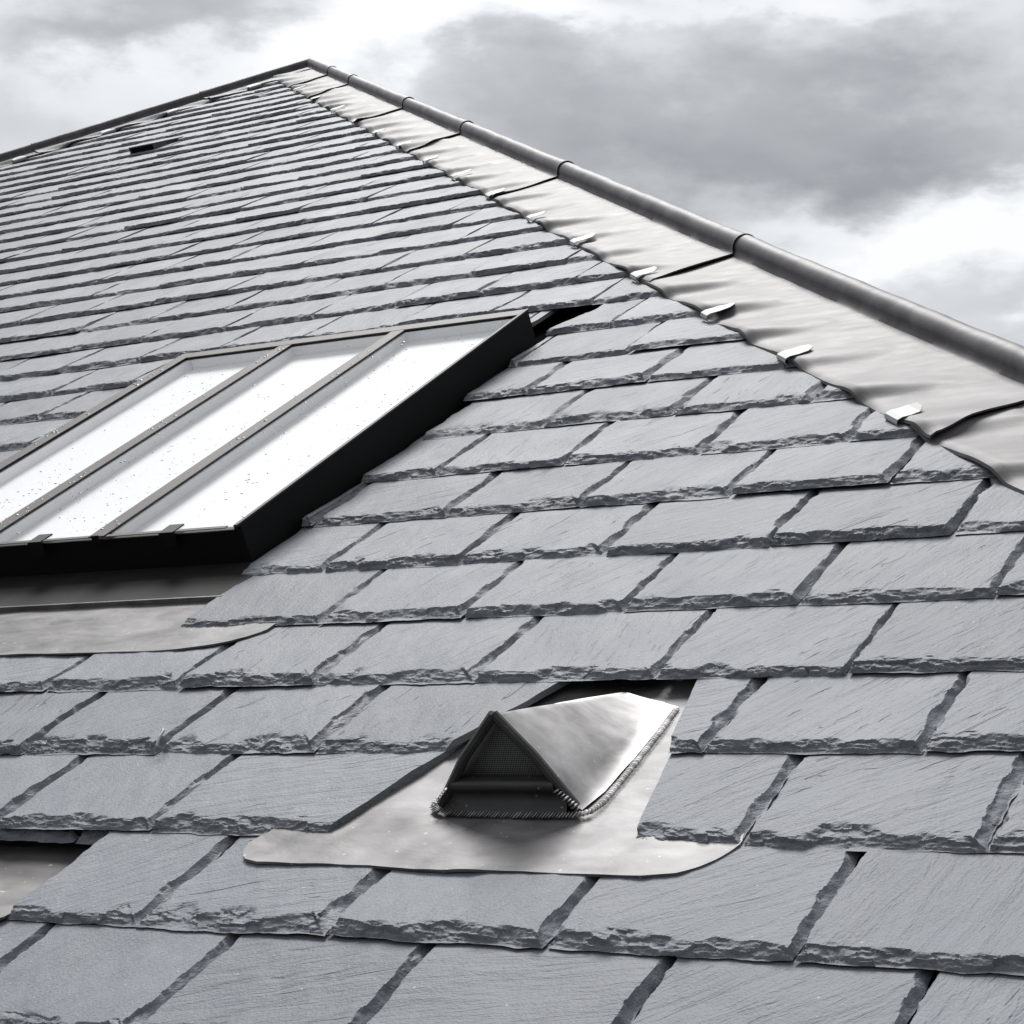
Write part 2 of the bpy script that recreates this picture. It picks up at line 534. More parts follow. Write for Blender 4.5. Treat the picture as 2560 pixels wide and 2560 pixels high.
roof = empty('slate_roof', ROOF)
tag(roof, 'hipped roof of grey riven slates with lead-covered hip rolls', 'roof')

db = MB()
dn = -0.16
db.poly((hip_l(VBOT), VBOT, dn), (hip_r(VBOT), VBOT, dn), (APEX_U, APEX_V, dn))
# the two neighbouring faces fall away behind the hips (world x/y/z -> roof-local)
inv = ROOF.inverted()
def w2l(p):
    q = inv @ Vector(p); return (q.x, q.y, q.z)
def l2w(p): return ROOF @ Vector(p)
ap = l2w((APEX_U, APEX_V, dn)); br = l2w((hip_r(VBOT), VBOT, dn)); bl = l2w((hip_l(VBOT), VBOT, dn))
back = 26.0
db.poly(tuple(w2l(br)), w2l((br.x, br.y + back + (ap.y - br.y), br.z)), w2l((ap.x, ap.y + back, ap.z)), tuple(w2l(ap)))
db.poly(tuple(w2l(bl)), tuple(w2l(ap)), w2l((ap.x, ap.y + back, ap.z)), w2l((bl.x, bl.y + back + (ap.y - bl.y), bl.z)))
db.build('roof_deck', M_DECK, roof)

# ------------------------------------------------------------------ slates
RNG = random.Random(7)
T0 = 0.041


def samples(L, qual):
    """distances up the slate from its tail"""
    nb, nm, nh = qual
    a = np.linspace(0, 0.125, nb, endpoint=False)
    b = np.linspace(0.125, GR * 1.03, nm, endpoint=False)
    c = np.linspace(GR * 1.03, L, nh)
    return np.concatenate([a, b, c])


def col_samples(nside, nmid, edge):
    a = np.linspace(0, edge, nside, endpoint=False)
    b = np.linspace(edge, 1 - edge, nmid, endpoint=False)
    c = np.linspace(1 - edge, 1, nside + 1)
    return np.concatenate([a, b, c])


def slate_arrays(uLf, uRf, v0, seed, qr, qc, bevL=True, bevR=True, thick=T0, lift=0.0, L=None, chip=1.0):
    L = GR * 1.95 if L is None else L
    tau = samples(L, qr)
    wid = max(0.1, uRf(v0 + 0.2) - uLf(v0 + 0.2))
    s = col_samples(qc[0], qc[1], min(0.3, 0.1 / wid))
    TT, S = np.meshgrid(tau, s, indexing='ij')
    V = v0 + TT
    uL = np.array([uLf(v0 + t) for t in tau])[:, None]
    uR = np.array([uRf(v0 + t) for t in tau])[:, None]
    uR = np.maximum(uR, uL + 0.004)
    U = uL + (uR - uL) * S
    dl = U - uL; dr = uR - U
    sd = seed * 31
    # hand-dressed outline
    V = V + (fbm(U / 0.11, 0 * U, sd + 1) - 0.5) * 0.026 * np.exp(-TT / 0.03) * chip
    eL = (fbm(TT / 0.10, 0 * U + 3, sd + 2) - 0.5) * 0.030
    eR = (fbm(TT / 0.10, 0 * U + 9, sd + 3) - 0.5) * 0.030
    U = U + eL * np.exp(-dl / 0.03) * (chip ** 2 if bevL else 0.3) + eR * np.exp(-dr / 0.03) * (chip ** 2 if bevR else 0.3)
    big = 9.0
    d = TT * 1.0
    d = np.minimum(d, dr * 1.05 if bevR else big)
    d = np.minimum(d, dl * 4.0 if bevL else big)
    # flakes: stone comes away in laminae, each with its own ragged edge
    mod = fbm(U / 0.15 + 5, V / 0.15, sd + 4, 2)
    mod = 0.40 + 1.65 * np.clip((mod - 0.25) * 1.8, 0, 1) ** 1.6
    tailish = TT <= np.minimum(dr * 1.05 if bevR else big, dl * 4.0 if bevL else big)
    al = np.where(tailish, U + 0.35 * V, V * 1.3 + 7.0)         # along the broken edge
    ac = np.minimum(d, 0.3)
    common = 0.6 * ridge(al / 0.10, ac / 0.08, sd + 5) + 0.5 * vn(al / 0.23, ac / 0.2, sd + 55)
    # chips: each a small tilted plane broken out of the edge
    wr = np.maximum(0.066 * chip * (0.35 + 1.0 * mod * (0.45 + 0.75 * common)), 0.008)
    drop = np.zeros_like(U)
    for sx, sy, amp, ks in ((0.085, 0.034, 0.46, 60), (0.040, 0.017, 0.30, 70)):
        sa, sc, r1, r2, r3_ = facets(al + 0.25 * ac, ac, sx, sy, sd + ks)
        dl_ = np.maximum(0, sc + (r3_ - 0.5) * sy * 1.4)
        f = np.clip(1 - dl_ / wr, 0, 1) ** 0.8
        tilt = (r1 - 0.5) * 1.6 * (al + 0.25 * ac - sa) / sx + (-0.9 + 0.7 * r2) * (ac - sc) / sy * 0.45
        drop += amp * np.clip(f * (1 + 0.55 * tilt), 0, 1.15)
    drop = drop * sstep((wr * 1.25 - d) / (wr * 0.12) )
    # thin laminae and the final vertical break
    for k, (b, w_) in enumerate(((0.046, 0.10), (0.020, 0.14), (0.009, 0.24))):
        nk = ridge(al / 0.060 + k * 7.3 + ac * 9, ac / 0.035 + k * 3.1, sd + 6 + k)
        nf = vn(al / 0.016 + k * 3.3, ac / 0.012, sd + 30 + k)
        th = np.maximum(b * mod * chip * (0.12 + 0.85 * common + 0.80 * nk + 0.30 * nf), (0.004, 0.003, 0.0015)[k])
        drop += w_ * np.where(tailish, 1.0, 0.4) * np.clip((th - d) / 0.0032 + 0.5, 0, 1)
    if bevR:
        w2 = np.maximum(0.034 * chip * (0.35 + 0.8 * mod * (0.45 + 0.6 * common) + 0.45 * ridge(V / 0.045, U / 0.05, sd + 81) * vn(V / 0.2, U / 0.3, sd + 82)), 0.016)
        sl = np.clip(1 - dr / w2, 0, 1) * 0.72
        drop = np.where(dr < TT, np.maximum(sl, 0.0) * 0.8 + 0.5 * drop * (sl > 0), np.maximum(drop, sl))
    drop = np.minimum(drop, 0.97)
    und = (fbm(U / 0.42, V / 0.5, sd + 20, 2) - 0.5) * 0.023 + (fbm(U / 0.10 + V * 2, V / 0.22, sd + 23, 3) - 0.5) * 0.0090
    und = und * sstep((GR * 1.0 - TT) / 0.2 + 0.2)
    top = (thick + lift) * (1 - TT / GR) - 0.003
    bot = top - thick
    Z = top - drop * thick + und * (1 - 0.5 * drop)
    Z = np.maximum(Z, bot + 0.0015)
    nr, nc = U.shape
    vt = np.stack([U, V, Z], -1).reshape(-1, 3)
    idx = np.arange(nr * nc).reshape(nr, nc)
    q = np.stack([idx[:-1, :-1], idx[:-1, 1:], idx[1:, 1:], idx[1:, :-1]], -1).reshape(-1, 4)
    # rim down to the underside
    ring = np.concatenate([idx[0, :], idx[1:, -1], idx[-1, -2::-1], idx[-2:0:-1, 0]])
    rb = np.stack([U, V, bot], -1).reshape(-1, 3)[ring].copy()
    rb[:len(s), 1] += 0.006
    b0 = len(vt)
    vt = np.concatenate([vt, rb])
    n = len(ring); i = np.arange(n); j = (i + 1) % n
    q2 = np.stack([b0 + i, b0 + j, ring[j], ring[i]], -1)
    return vt, np.concatenate([q, q2])


# measured joints (u) of the near courses; beyond them the half-bond just carries on
JOINTS = {0: [-0.033, 0.97, 1.989, 3.009], 1: [-1.528, -0.537, 2.503, 3.506],
          2: [-1.983, -1.05, -0.044, 2.052, 3.043], 3: [-2.437, -1.438, -0.507, 0.486, 1.5, 2.483],
          4: [-0.969, 0.0, 0.986, 1.964, 2.962], 5: [-1.422, -0.43, 0.529, 1.533, 2.537],
          6: [-0.952, 0.021, 1.003, 1.973], 7: [-1.442, -0.472, 0.509, 1.487], 8: [-1.002, -0.006, 0.97],
          9: [-1.525, -0.539], 10: [-1.03], 11: [-1.493], 12: [-2.04], 13: [-2.54, -3.55, -4.464, -5.41],
          14: [-5.032, -4.06, -5.97]}
ROWV = {0: 0.02, 1: 1.022, 2: 1.998, 3: 2.955, 4: 3.972, 5: 4.975, 6: 5.973, 7: 6.966, 8: 8.006, 9: 9.008}

SK_L, SK_R = -5.70, -2.072        # slate opening round the skylight


def row_slates(r):
    """list of (uL(v), uR(v), bevL, bevR) for course r"""
    v0 = ROWV.get(r, r) * GR
    vm = v0
    jl = dict()
    off = 0.0 if r % 2 == 0 else 0.5
    lo = max(hip_l(vm) - 0.2, -26)
    hi = hip_r(vm)
    k = math.floor(lo - off)
    js = []
    rr = random.Random(1000 + r)
    while k + off < hi + 1.2:
        js.append(k + off + rr.uniform(-0.035, 0.035)); k += 1
    for mj in JOINTS.get(r, []):
        i = min(range(len(js)), key=lambda i: abs(js[i] - mj))
        js[i] = mj
    out = []
    for a, b in zip(js[:-1], js[1:]):
        gapj = rr.uniform(0.004, 0.013) if r < 9 else rr.uniform(0.001, 0.005)
        skew = rr.uniform(-0.008, 0.008)
        a2, b2 = a + gapj * 0.5, b - gapj * 0.5
        pieces = [(a2, b2, True, True, None)]
        # openings
        if 4 <= r <= 10:
            pieces = []
            if a2 < SK_L - 0.06:
                pieces.append((a2, min(b2, SK_L), True, b2 <= SK_L, None))
            if b2 > SK_R + 0.05:
                c = a2 < SK_R
                if c and b2 - SK_R < 0.06:
                    pass
                else:
                    pieces.append((max(a2, SK_R), b2, (not c), True, None))
        elif r == 11 and a2 < SK_R < b2:
            pieces = [(a2, SK_R - 0.35, True, False, None), (SK_R, b2, False, True, 'slant')]
        elif r == 0:
            if b2 < -0.5: pieces = []
            elif a2 < -0.79: pieces = [(-0.80, b2, True, True, None)]
        elif r in (1, 2):
            eL = (lambda v: 0.496 + (v - 0.773) * 0.262) if r == 1 else (lambda v: 0.685 + (v - 1.499) * 0.408)
            eR = (lambda v: 2.043 - (v - 0.776) * 0.216) if r == 1 else (lambda v: 1.887 - (v - 1.498) * 0.225)
            pieces = []
            if a2 < eL(v0) - 0.03:
                ct = b2 > eL(v0) - 0.12
                pieces.append((a2, b2, True, not ct, eL if ct else None, 'R'))
            if b2 > eR(v0) + 0.03:
                pieces.append((a2, b2, a2 > eR(v0), True, eR if a2 < eR(v0) else None, 'L'))
        for p in pieces:
            a3, b3, bl_, br_ = p[:4]
            fL = (lambda v, x=a3, sk=skew, v0=v0: x + sk * (v - v0))
            fR = (lambda v, x=b3, sk=skew, v0=v0: x + sk * (v - v0))
            if len(p) > 5 and p[4] is not None:
                if p[5] == 'R':
                    fR = (lambda v, e=p[4], v0=v0: e(min(v, v0 + GR * 1.1)))
                else:
                    fL = (lambda v, e=p[4], v0=v0: e(v))
            if p[4] == 'slant':
                fL = (lambda v, v0=v0: SK_R - 0.03 + min(0.18, max(0, (v - v0)) * 0.32))
            # cut under the lead of the hips
            if b3 > hip_r(v0 + GR) - 0.55:
                g0 = fR
                fR = (lambda v, g0=g0: min(g0(v), hip_r(v) - 0.42))
                h0 = fL
                fL = (lambda v, h0=h0: min(h0(v), hip_r(v) - 0.43))
                br_ = b3 < hip_r(v0) - 0.5
            if a3 < hip_l(v0 + GR) + 0.55:
                g1 = fL
                fL = (lambda v, g1=g1: max(g1(v), hip_l(v) + 0.42))
                h1 = fR
                fR = (lambda v, h1=h1: max(h1(v), hip_l(v) + 0.43))
                bl_ = False
            if fR(v0) - fL(v0) < 0.05:
                continue
            out.append((fL, fR, bl_, br_))
    return v0, out


def in_frame(fL, fR, v0):
    pts = [proj(f(v), v) for f in (fL, fR) for v in (v0, v0 + GR)]
    xs = [p[0] for p in pts]; ys = [p[1] for p in pts]
    if max(xs) < -0.03 or min(xs) > 1.04 or min(ys) > 1.06:
        return None
    ax = max(0, min(1, max(xs)) - max(0, min(xs)))
    ay = max(0, min(1, max(ys)) - max(0, min(ys)))
    return ax * ay / (1.0) + 1e-9


cand = []
for r in range(-2, 39):
    v0, lst = row_slates(r)
    for fL, fR, b1, b2 in lst:
        a = in_frame(fL, fR, v0)
        if a is None:
            continue
        cand.append((a, r, v0, fL, fR, b1, b2))
cand.sort(key=lambda c: -c[0])
SINGLE = 296
far_v, far_q, far_r, nfar = [], [], [], 0
for i, (a, r, v0, fL, fR, b1, b2) in enumerate(cand):
    rr = random.Random(5000 + i * 7 + r)
    seed = 100 + i * 3 + r
    if i < SINGLE:
        if r <= 3: qr, qc = (24, 44, 3), (14, 130)
        elif r <= 7: qr, qc = (17, 26, 3), (10, 90)
        elif r <= 12: qr, qc = (11, 14, 2), (7, 56)
        else: qr, qc = (9, 5, 2), (5, 44)
    else:
        qr, qc = (7, 3, 2), (4, 26)
    lift = max(0.0, rr.gauss(0.004, 0.006)) if r > -1 else 0.003
    th = T0 * rr.uniform(0.85, 1.2)
    vt, q = slate_arrays(fL, fR, v0 + rr.gauss(0, 0.005), seed, qr, qc, b1 and r < 11, b2, th, lift,
                         chip=rr.uniform(0.7, 1.25) * (1.0 if r < 8 else max(0.42, 1.0 - 0.06 * (r - 8))), L=GR * 1.06 if (r == -1 and fR(v0) < -0.2) else None)
    # a slight rock of the whole slate
    tl = rr.gauss(0, 0.006)
    um = 0.5 * (fL(v0) + fR(v0))
    vt[:, 2] += (vt[:, 0] - um) * tl
    if i < SINGLE:
        org = np.array([um, v0 + 0.3, 0.0])
        me = np_mesh('slate', (vt - org) * W, q, M_SLATE, rnd=rr.random(), sharp=28)
        mesh_obj('slate', me, roof, tuple(org * W))
    else:
        far_v.append(vt * W); far_q.append(q + nfar); nfar += len(vt)
        far_r.append(np.full(len(vt), rr.random()))
if far_v:
    me = np_mesh('distant_slates', np.concatenate(far_v), np.concatenate(far_q), M_SLATE, rnd=np.concatenate(far_r), sharp=40)
    tag(mesh_obj('distant_slates', me, roof), kind='stuff')
print('slates', len(cand))

# ------------------------------------------------------------------ hip rolls dressed in lead
APEXP = Vector((APEX_U, APEX_V, 0.0))


def hip_frame(side):
    """e1 up along the hip, m_in into the main face, n_in its normal, m_out / n_out for the neighbouring face"""
    e1 = Vector((-HS * side, 1.0, 0.0)).normalized()
    n_in = Vector((0, 0, 1))
    m_in = n_in.cross(e1) * (1 if side > 0 else -1)          # towards the middle of the main face
    up_w = inv.to_3x3() @ Vector((0, 0, 1))
    side_v = (up_w.cross(e1)).normalized()                    # horizontal, square to the hip
    def mir(x): return x - 2 * x.dot(side_v) * side_v
    return e1, m_in, n_in, mir(m_in), mir(n_in), (n_in + mir(n_in)).normalized()


def lead_bay(name, side, a0, a1, seed, rough_edge=True, wing=0.84, step=0.045):
    """one sheet of lead from hip position a0 (low end) to a1 (distance down from the apex is negative a)"""
    e1, mi, ni, mo, no, nu = hip_frame(side)
    na = max(12, int((a1 - a0) / step))
    A = np.linspace(a0, a1, na)
    rad = 0.098
    # cross-section parameters: inner wing from free edge to roll foot, round the roll, outer wing
    wi = np.linspace(1, 0, 20) ** 1.0
    P = []
    for t in wi: P.append(('i', t))
    for th in np.linspace(0, 1, 16): P.append(('r', th))
    for t in np.linspace(0.06, 1, 9): P.append(('o', t))
    V = np.zeros((na, len(P), 3))
    apx = np.array(APEXP)
    E1, MI, NI, MO, NO, NU = [np.array(x) for x in (e1, mi, ni, mo, no, nu)]
    foot = 0.090
    fr = (A - a0) / (a1 - a0)
    lift = 0.022 * np.exp(-(A - a0) / 0.25) + 0.006 * (1 - fr)
    for j, (kind, t) in enumerate(P):
        if kind in 'io':
            dist = foot + t * (wing - foot)
            M_, N_ = (MI, NI) if kind == 'i' else (MO, NO)
            pos = apx[None] + A[:, None] * E1[None] + dist * M_[None]
            vrow = pos[:, 1] / GR if kind == 'i' else (apx[1] + A * E1[1] + dist * MI[1]) / GR
            ph = vrow - np.floor(vrow)
            saw = np.where(ph < 0.80, 1 - ph / 0.80, (ph - 0.80) / 0.20)
            saw = sstep(saw)
            wob = fbm(A / 0.9 + seed, 0 * A + t * 1.1, seed + 2, 2)
            reach = 0.15 + 0.45 * fbm(A / 0.7, 0 * A, seed + 3, 2)
            rip = (0.5 + 0.9 * wob) * sstep((t - reach + 0.25) / 0.75)
            wr = (fbm(vrow * 2.3 + seed * 3, 0 * A + t * 0.7 + seed, seed + 5, 2) - 0.5) * 0.040 * (0.1 + t)
            h = 0.052 + lift + T0 * 1.25 * (saw - 0.45) * rip + wr
            h = h + (fbm(A / 0.3, 0 * A + t * 2.0, seed + 8, 2) - 0.5) * 0.010
            h = np.maximum(h, (0.018 + T0 * 1.2 * saw) * min(1.0, t / 0.3)) - (0.014 if t > 0.96 else 0.0)
            if kind == 'o': h = 0.012 + 0.35 * (h - lift)
            extra = (fbm(A / 0.35, 0 * A, seed + 11, 2) - 0.5) * 0.025 * (t > 0.97)
            pos = pos + h[:, None] * N_[None] + extra[:, None] * M_[None]
        else:
            # roll: from inner foot over the top to the outer foot
            ang = (t - 0.5) * math.radians(228)
            cen = 0.10
            grow = 1 + 0.06 * np.exp(-((A - a0) / 0.10)) + 0.15 * (fbm(A / 0.45, 0 * A + t * 1.5, seed + 15, 3) - 0.5)
            w_in = np.array((mi - mo).normalized())
            dirv = NU * math.cos(ang) + (-w_in) * math.sin(ang)
            rr_ = (rad * grow + lift * 0.35)
            pos = apx[None] + A[:, None] * E1[None] + (cen + 0.004) * NU[None] + rr_[:, None] * dirv[None]
        V[:, j] = pos
    nr, nc = V.shape[:2]
    vt = V.reshape(-1, 3)
    idx = np.arange(nr * nc).reshape(nr, nc)
    q = np.stack([idx[:-1, :-1], idx[1:, :-1], idx[1:, 1:], idx[:-1, 1:]], -1).reshape(-1, 4)
    if side > 0: q = q[:, ::-1]
    # turned-down edges: free edge and low end
    ring = np.concatenate([idx[::-1, 0], idx[0, 1:]])
    dn_ = vt[ring].copy()
    dn_ -= np.array(nu) * 0.012
    dn_[:nr] += MI * 0.004 - NI * 0.006
    b0 = len(vt); n = len(ring); i = np.arange(n - 1)
    q2 = np.stack([ring[i], ring[i + 1], b0 + i + 1, b0 + i], -1)
    vt = np.concatenate([vt, dn_])
    org = V[0, nc // 2]
    me = np_mesh(name, (vt - org) * W, np.concatenate([q, q2]), M_LEAD, smooth=True, sharp=50)
    o = mesh_obj(name, me, None, None)
    o.parent = roof
    o.location = tuple(org * W)
    return o


def a_of_v(v): return (v - APEX_V) * math.sqrt(1 + HS * HS)

laps = [-3.0, 1.35, 5.62, 9.80, 14.25, 18.25, 21.55, 25.75, 27.75, APEX_V + 0.02]
for i in range(len(laps) - 1):
    a0, a1 = a_of_v(laps[i]), a_of_v(laps[i + 1])
    top = 0.28 if i < len(laps) - 2 else 0.02
    lead_bay('lead_sheet', 1, a0, min(a1 + top, 0.03), 11 + i * 5, step=0.04 if i < 5 else 0.07)
laps_l = [15.5, 20.2, 23.1, 25.55, 28.25, APEX_V + 0.02]
for i in range(len(laps_l) - 1):
    a0, a1 = a_of_v(laps_l[i]), a_of_v(laps_l[i + 1])
    top = 0.28 if i < len(laps_l) - 2 else 0.02
    lead_bay('lead_sheet', -1, a0, min(a1 + top, 0.03), 71 + i * 5, step=0.07)
# rounded lead cap where the two rolls meet
cb_v, cb_f = [], []
nu_ap = Vector((0, SP, CP))
for i in range(9):
    for j in range(16):
        th = math.radians(115) * i / 8; ph = 2 * math.pi * j / 16
        p = APEXP + Vector((0, 0, 0)) + (inv.to_3x3() @ Vector((0.118 * math.sin(th) * math.cos(ph), 0.118 * math.sin(th) * math.sin(ph), 0.085 + 0.118 * math.cos(th))))
        cb_v.append(((p.x) * W, (p.y) * W, (p.z) * W))
for i in range(8):
    for j in range(16):
        cb_f.append((i * 16 + j, (i + 1) * 16 + j, (i + 1) * 16 + (j + 1) % 16, i * 16 + (j + 1) % 16))
me = np_mesh('apex_cap', cb_v, cb_f, M_LEAD)
mesh_obj('apex_cap', me, roof)

# slates of the neighbouring face, seen only as a ragged line along the right hip
e1, mi, ni, mo, no, nu = hip_frame(1)
sv = np.array(inv.to_3x3() @ (Vector((0, 0, 1)).cross(r3 @ e1)).normalized())
fv, fq, fr_, nf = [], [], [], 0
rr = random.Random(77)
for r in range(-3, 38):
    v0 = r * GR
    for k in range(3):
        a_ = hip_r(v0) - 0.45 - k - rr.uniform(0, 0.5) * 0
        vt, q = slate_arrays(lambda v, a_=a_: min(a_ - 0.98, hip_r(v) - 0.43), lambda v, a_=a_, k=k: min(a_, hip_r(v) - 0.42), v0, 900 + r * 3 + k,
                             (5, 3, 2), (3, 14), True, k > 0, T0, 0.004)
        rel = vt - np.array(APEXP)
        vt = np.array(APEXP) + rel - 2 * (rel @ sv)[:, None] * sv[None]
        fv.append(vt * W); fq.append(q[:, ::-1] + nf); nf += len(vt); fr_.append(np.full(len(vt), rr.random()))
me = np_mesh('slates_beyond_hip', np.concatenate(fv), np.concatenate(fq), M_SLATE, rnd=np.concatenate(fr_), sharp=40)
tag(mesh_obj('slates_beyond_hip', me, roof), kind='stuff')

# ------------------------------------------------------------------ bright clips folded over the edge of the lead


def lead_clip(u, v, side, length, width, n0, seed):
    e1, mi, ni, mo, no, nu = hip_frame(side)
    rr = random.Random(seed)
    d = (-mi).normalized()
    sk = rr.uniform(-0.15, 0.15)
    d = (d + e1 * sk).normalized(); s = e1
    P = []
    prof = [(-0.03, -0.035, 1.0), (-0.045, -0.005, 1.0), (-0.035, 0.018, 1.0), (0.0, 0.026, 1.0), (0.35, 0.022, 1.0), (0.74, 0.024, 0.97), (1.0, 0.026 + rr.uniform(0, 0.012), 0.45)]
    for t, h, wd in prof:
        base = Vector((u, v, n0 + h)) + d * (t * length if t > 0 else t)
        P.append((base - s * (width * 0.5 * wd), base + s * (width * 0.5 * wd)))
    b = MB()
    for a, c in P: b.v += [tuple(a), tuple(c)]
    for a, c in P: b.v += [tuple(a - Vector((0, 0, 0.004))), tuple(c - Vector((0, 0, 0.004)))]
    k = len(P)
    for i in range(k - 1):
        b.f.append((2 * i, 2 * i + 1, 2 * i + 3, 2 * i + 2))
        o = 2 * k
        b.f.append((o + 2 * i, o + 2 * i + 2, o + 2 * i + 3, o + 2 * i + 1))
        b.f.append((2 * i, 2 * i + 2, o + 2 * i + 2, o + 2 * i)); b.f.append((2 * i + 1, o + 2 * i + 1, o + 2 * i + 3, 2 * i + 3))
    b.f.append((2 * k - 2, 2 * k - 1, 4 * k - 1, 4 * k - 2)); b.f.append((0, 2 * k, 2 * k + 1, 1))
    b.build('lead_clip', M_CLIP, roof, smooth=False)


CL = [(1.784, 5.465), (0.569, 6.874), (-0.546, 8.119), (-1.77, 9.549), (-3.087, 11.098), (-4.25, 12.42), (-5.52, 13.88),
      (-6.8, 15.33), (-8.0, 16.7), (-9.3, 18.2), (-10.6, 19.7), (-11.9, 21.2), (-13.4, 22.9), (-15.0, 24.75), (-16.6, 26.6), (3.0, 4.0), (4.3, 2.5)]
for i, (u, v) in enumerate(CL):
    # sit on the free edge of the wing
    e1, mi, ni, mo, no, nu = hip_frame(1)
    a = (Vector((u, v, 0)) - APEXP).dot(e1)
    p = APEXP + e1 * a + mi * 0.84
    lead_clip(p.x, p.y, 1, 0.185 + 0.03 * ((i * 37) % 5 - 2) / 2, 0.185 - 0.02 * (i % 3), 0.056, 40 + i)
for i, (u, v) in enumerate([(-18.383, 27.926), (-19.733, 26.788), (-20.561, 25.716), (-21.792, 24.359), (-23.2, 22.8)]):
    e1, mi, ni, mo, no, nu = hip_frame(-1)
    a = (Vector((u, v, 0)) - APEXP).dot(e1)
    p = APEXP + e1 * a + mi * 0.84
    lead_clip(p.x, p.y, -1, 0.22, 0.26, 0.060, 80 + i)

# ------------------------------------------------------------------ skylight
SKO = (-3.9, 3.9, 0.0)


def thing(name, org, label, cat, group=None):
    o = empty(name, ROOF @ Matrix.Translation(Vector(org) * W))
    return tag(o, label, cat, group)


sk = thing('skylight', SKO, 'black-framed skylight of three long white panes, spotted with rain', 'skylight')
SU0, SU1, SV0, SV1, SH = -5.68, -2.13, 3.93, 8.12, 0.265
BARS = [-4.455, -3.30]
b = MB()
tw = 0.06
b.box(SU1 - tw, SU1, SV0 + 0.03, SV1, -0.15, SH - 0.005)
b.box(SU0, SU0 + tw, SV0 + 0.03, SV1, -0.15, SH - 0.005)
b.box(SU0 + tw, SU1 - tw, SV1 - tw, SV1, -0.15, SH - 0.005)
b.box(SU0 + tw, SU1 - tw, SV0 + 0.03, SV0 + 0.03 + tw, -0.15, SH - 0.035)
b.build('kerb', M_BLACK, sk, bevel=0.004, org=SKO)
# caps
def cap(name, u0, u1, v0, v1, n0=SH - 0.004, n1=SH + 0.009, bev=0.006):
    c = MB(); c.box(u0, u1, v0, v1, n0, n1)
    return c.build(name, M_BRONZE, sk, bevel=bev, org=SKO)
cap('frame_cap', SU0 - 0.012, SU0 + 0.125, SV0 - 0.01, SV1 + 0.012)
cap('frame_cap', SU1 - 0.022, SU1 + 0.006, SV0 - 0.01, SV1 + 0.012, n1=SH + 0.012, bev=0.005)
cap('frame_cap', SU0 + 0.127, SU1 - 0.024, SV1 - 0.13, SV1 + 0.012, n1=SH + 0.009)
for x in BARS:
    o = cap('glazing_bar', x - 0.068, x + 0.068, SV0 - 0.022, SV1 - 0.132, n1=SH + 0.009)
    e = MB(); e.box(x - 0.03, x + 0.03, SV0 - 0.034, SV0 - 0.024, SH - 0.03, SH + 0.018)
    c = e.build('end_stop', M_BLACK, o, org=SKO)
edges = [SU0 + 0.11, BARS[0], BARS[1], SU1 - 0.02]
for i in range(3):
    u0, u1 = edges[i], edges[i + 1]
    g = MB(); g.box(u0 + 0.02, u1 - 0.005, SV0 - 0.015, SV1 - 0.10, SH - 0.022, SH - 0.006)
    g.build('glass_pane', M_GLASS, sk, org=SKO)
    # white lining and blind under each pane
    l = MB(); l.box(u0 + 0.005, u1 - 0.002, SV0 + 0.10, SV1 - 0.062, SH - 0.125, SH - 0.105)
    l.build('blind', M_WHITE, sk, org=SKO)
    l = MB(); l.box(u0 - 0.035 if i else u0 - 0.045, u0 + 0.035 if i else u0 + 0.02, SV0 + 0.10, SV1 - 0.07, SH - 0.104, SH - 0.024)
    l.build('lining', M_WHITE, sk, org=SKO)
    l = MB(); l.box(u0 + 0.04, u1 - 0.04, SV1 - 0.10, SV1 - 0.064, SH - 0.104, SH - 0.024)
    l.build('lining', M_WHITE, sk, org=SKO)
    # glazing clip hooked over the lower edge of the pane
    m_ = 0.5 * (u0 + u1) + 0.03
    c = MB()
    c.box(m_ - 0.06, m_ + 0.06, SV0 - 0.018, SV0 + 0.10, SH - 0.005, SH + 0.004)
    c.box(m_ - 0.06, m_ + 0.06, SV0 - 0.032, SV0 - 0.0182, SH - 0.10, SH + 0.004)
    c.build('glazing_clip', M_BLACK, sk, org=SKO)
    t = MB(); t.box(u0 + 0.075, u1 - 0.07, SV0 - 0.012, SV0 + 0.022, SH - 0.0055, SH - 0.001)
    t.build('drip_trim', M_BRONZE, sk, org=SKO)
# lead sill, dark reflection painted in, sloping down from the kerb to the lead apron
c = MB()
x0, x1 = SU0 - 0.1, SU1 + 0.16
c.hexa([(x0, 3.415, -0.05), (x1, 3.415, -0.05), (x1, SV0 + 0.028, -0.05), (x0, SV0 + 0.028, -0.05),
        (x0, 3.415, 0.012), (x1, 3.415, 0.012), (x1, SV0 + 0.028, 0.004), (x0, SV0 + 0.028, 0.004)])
c.build('sill', M_SILL_REFL, sk, bevel=0.01, org=SKO)


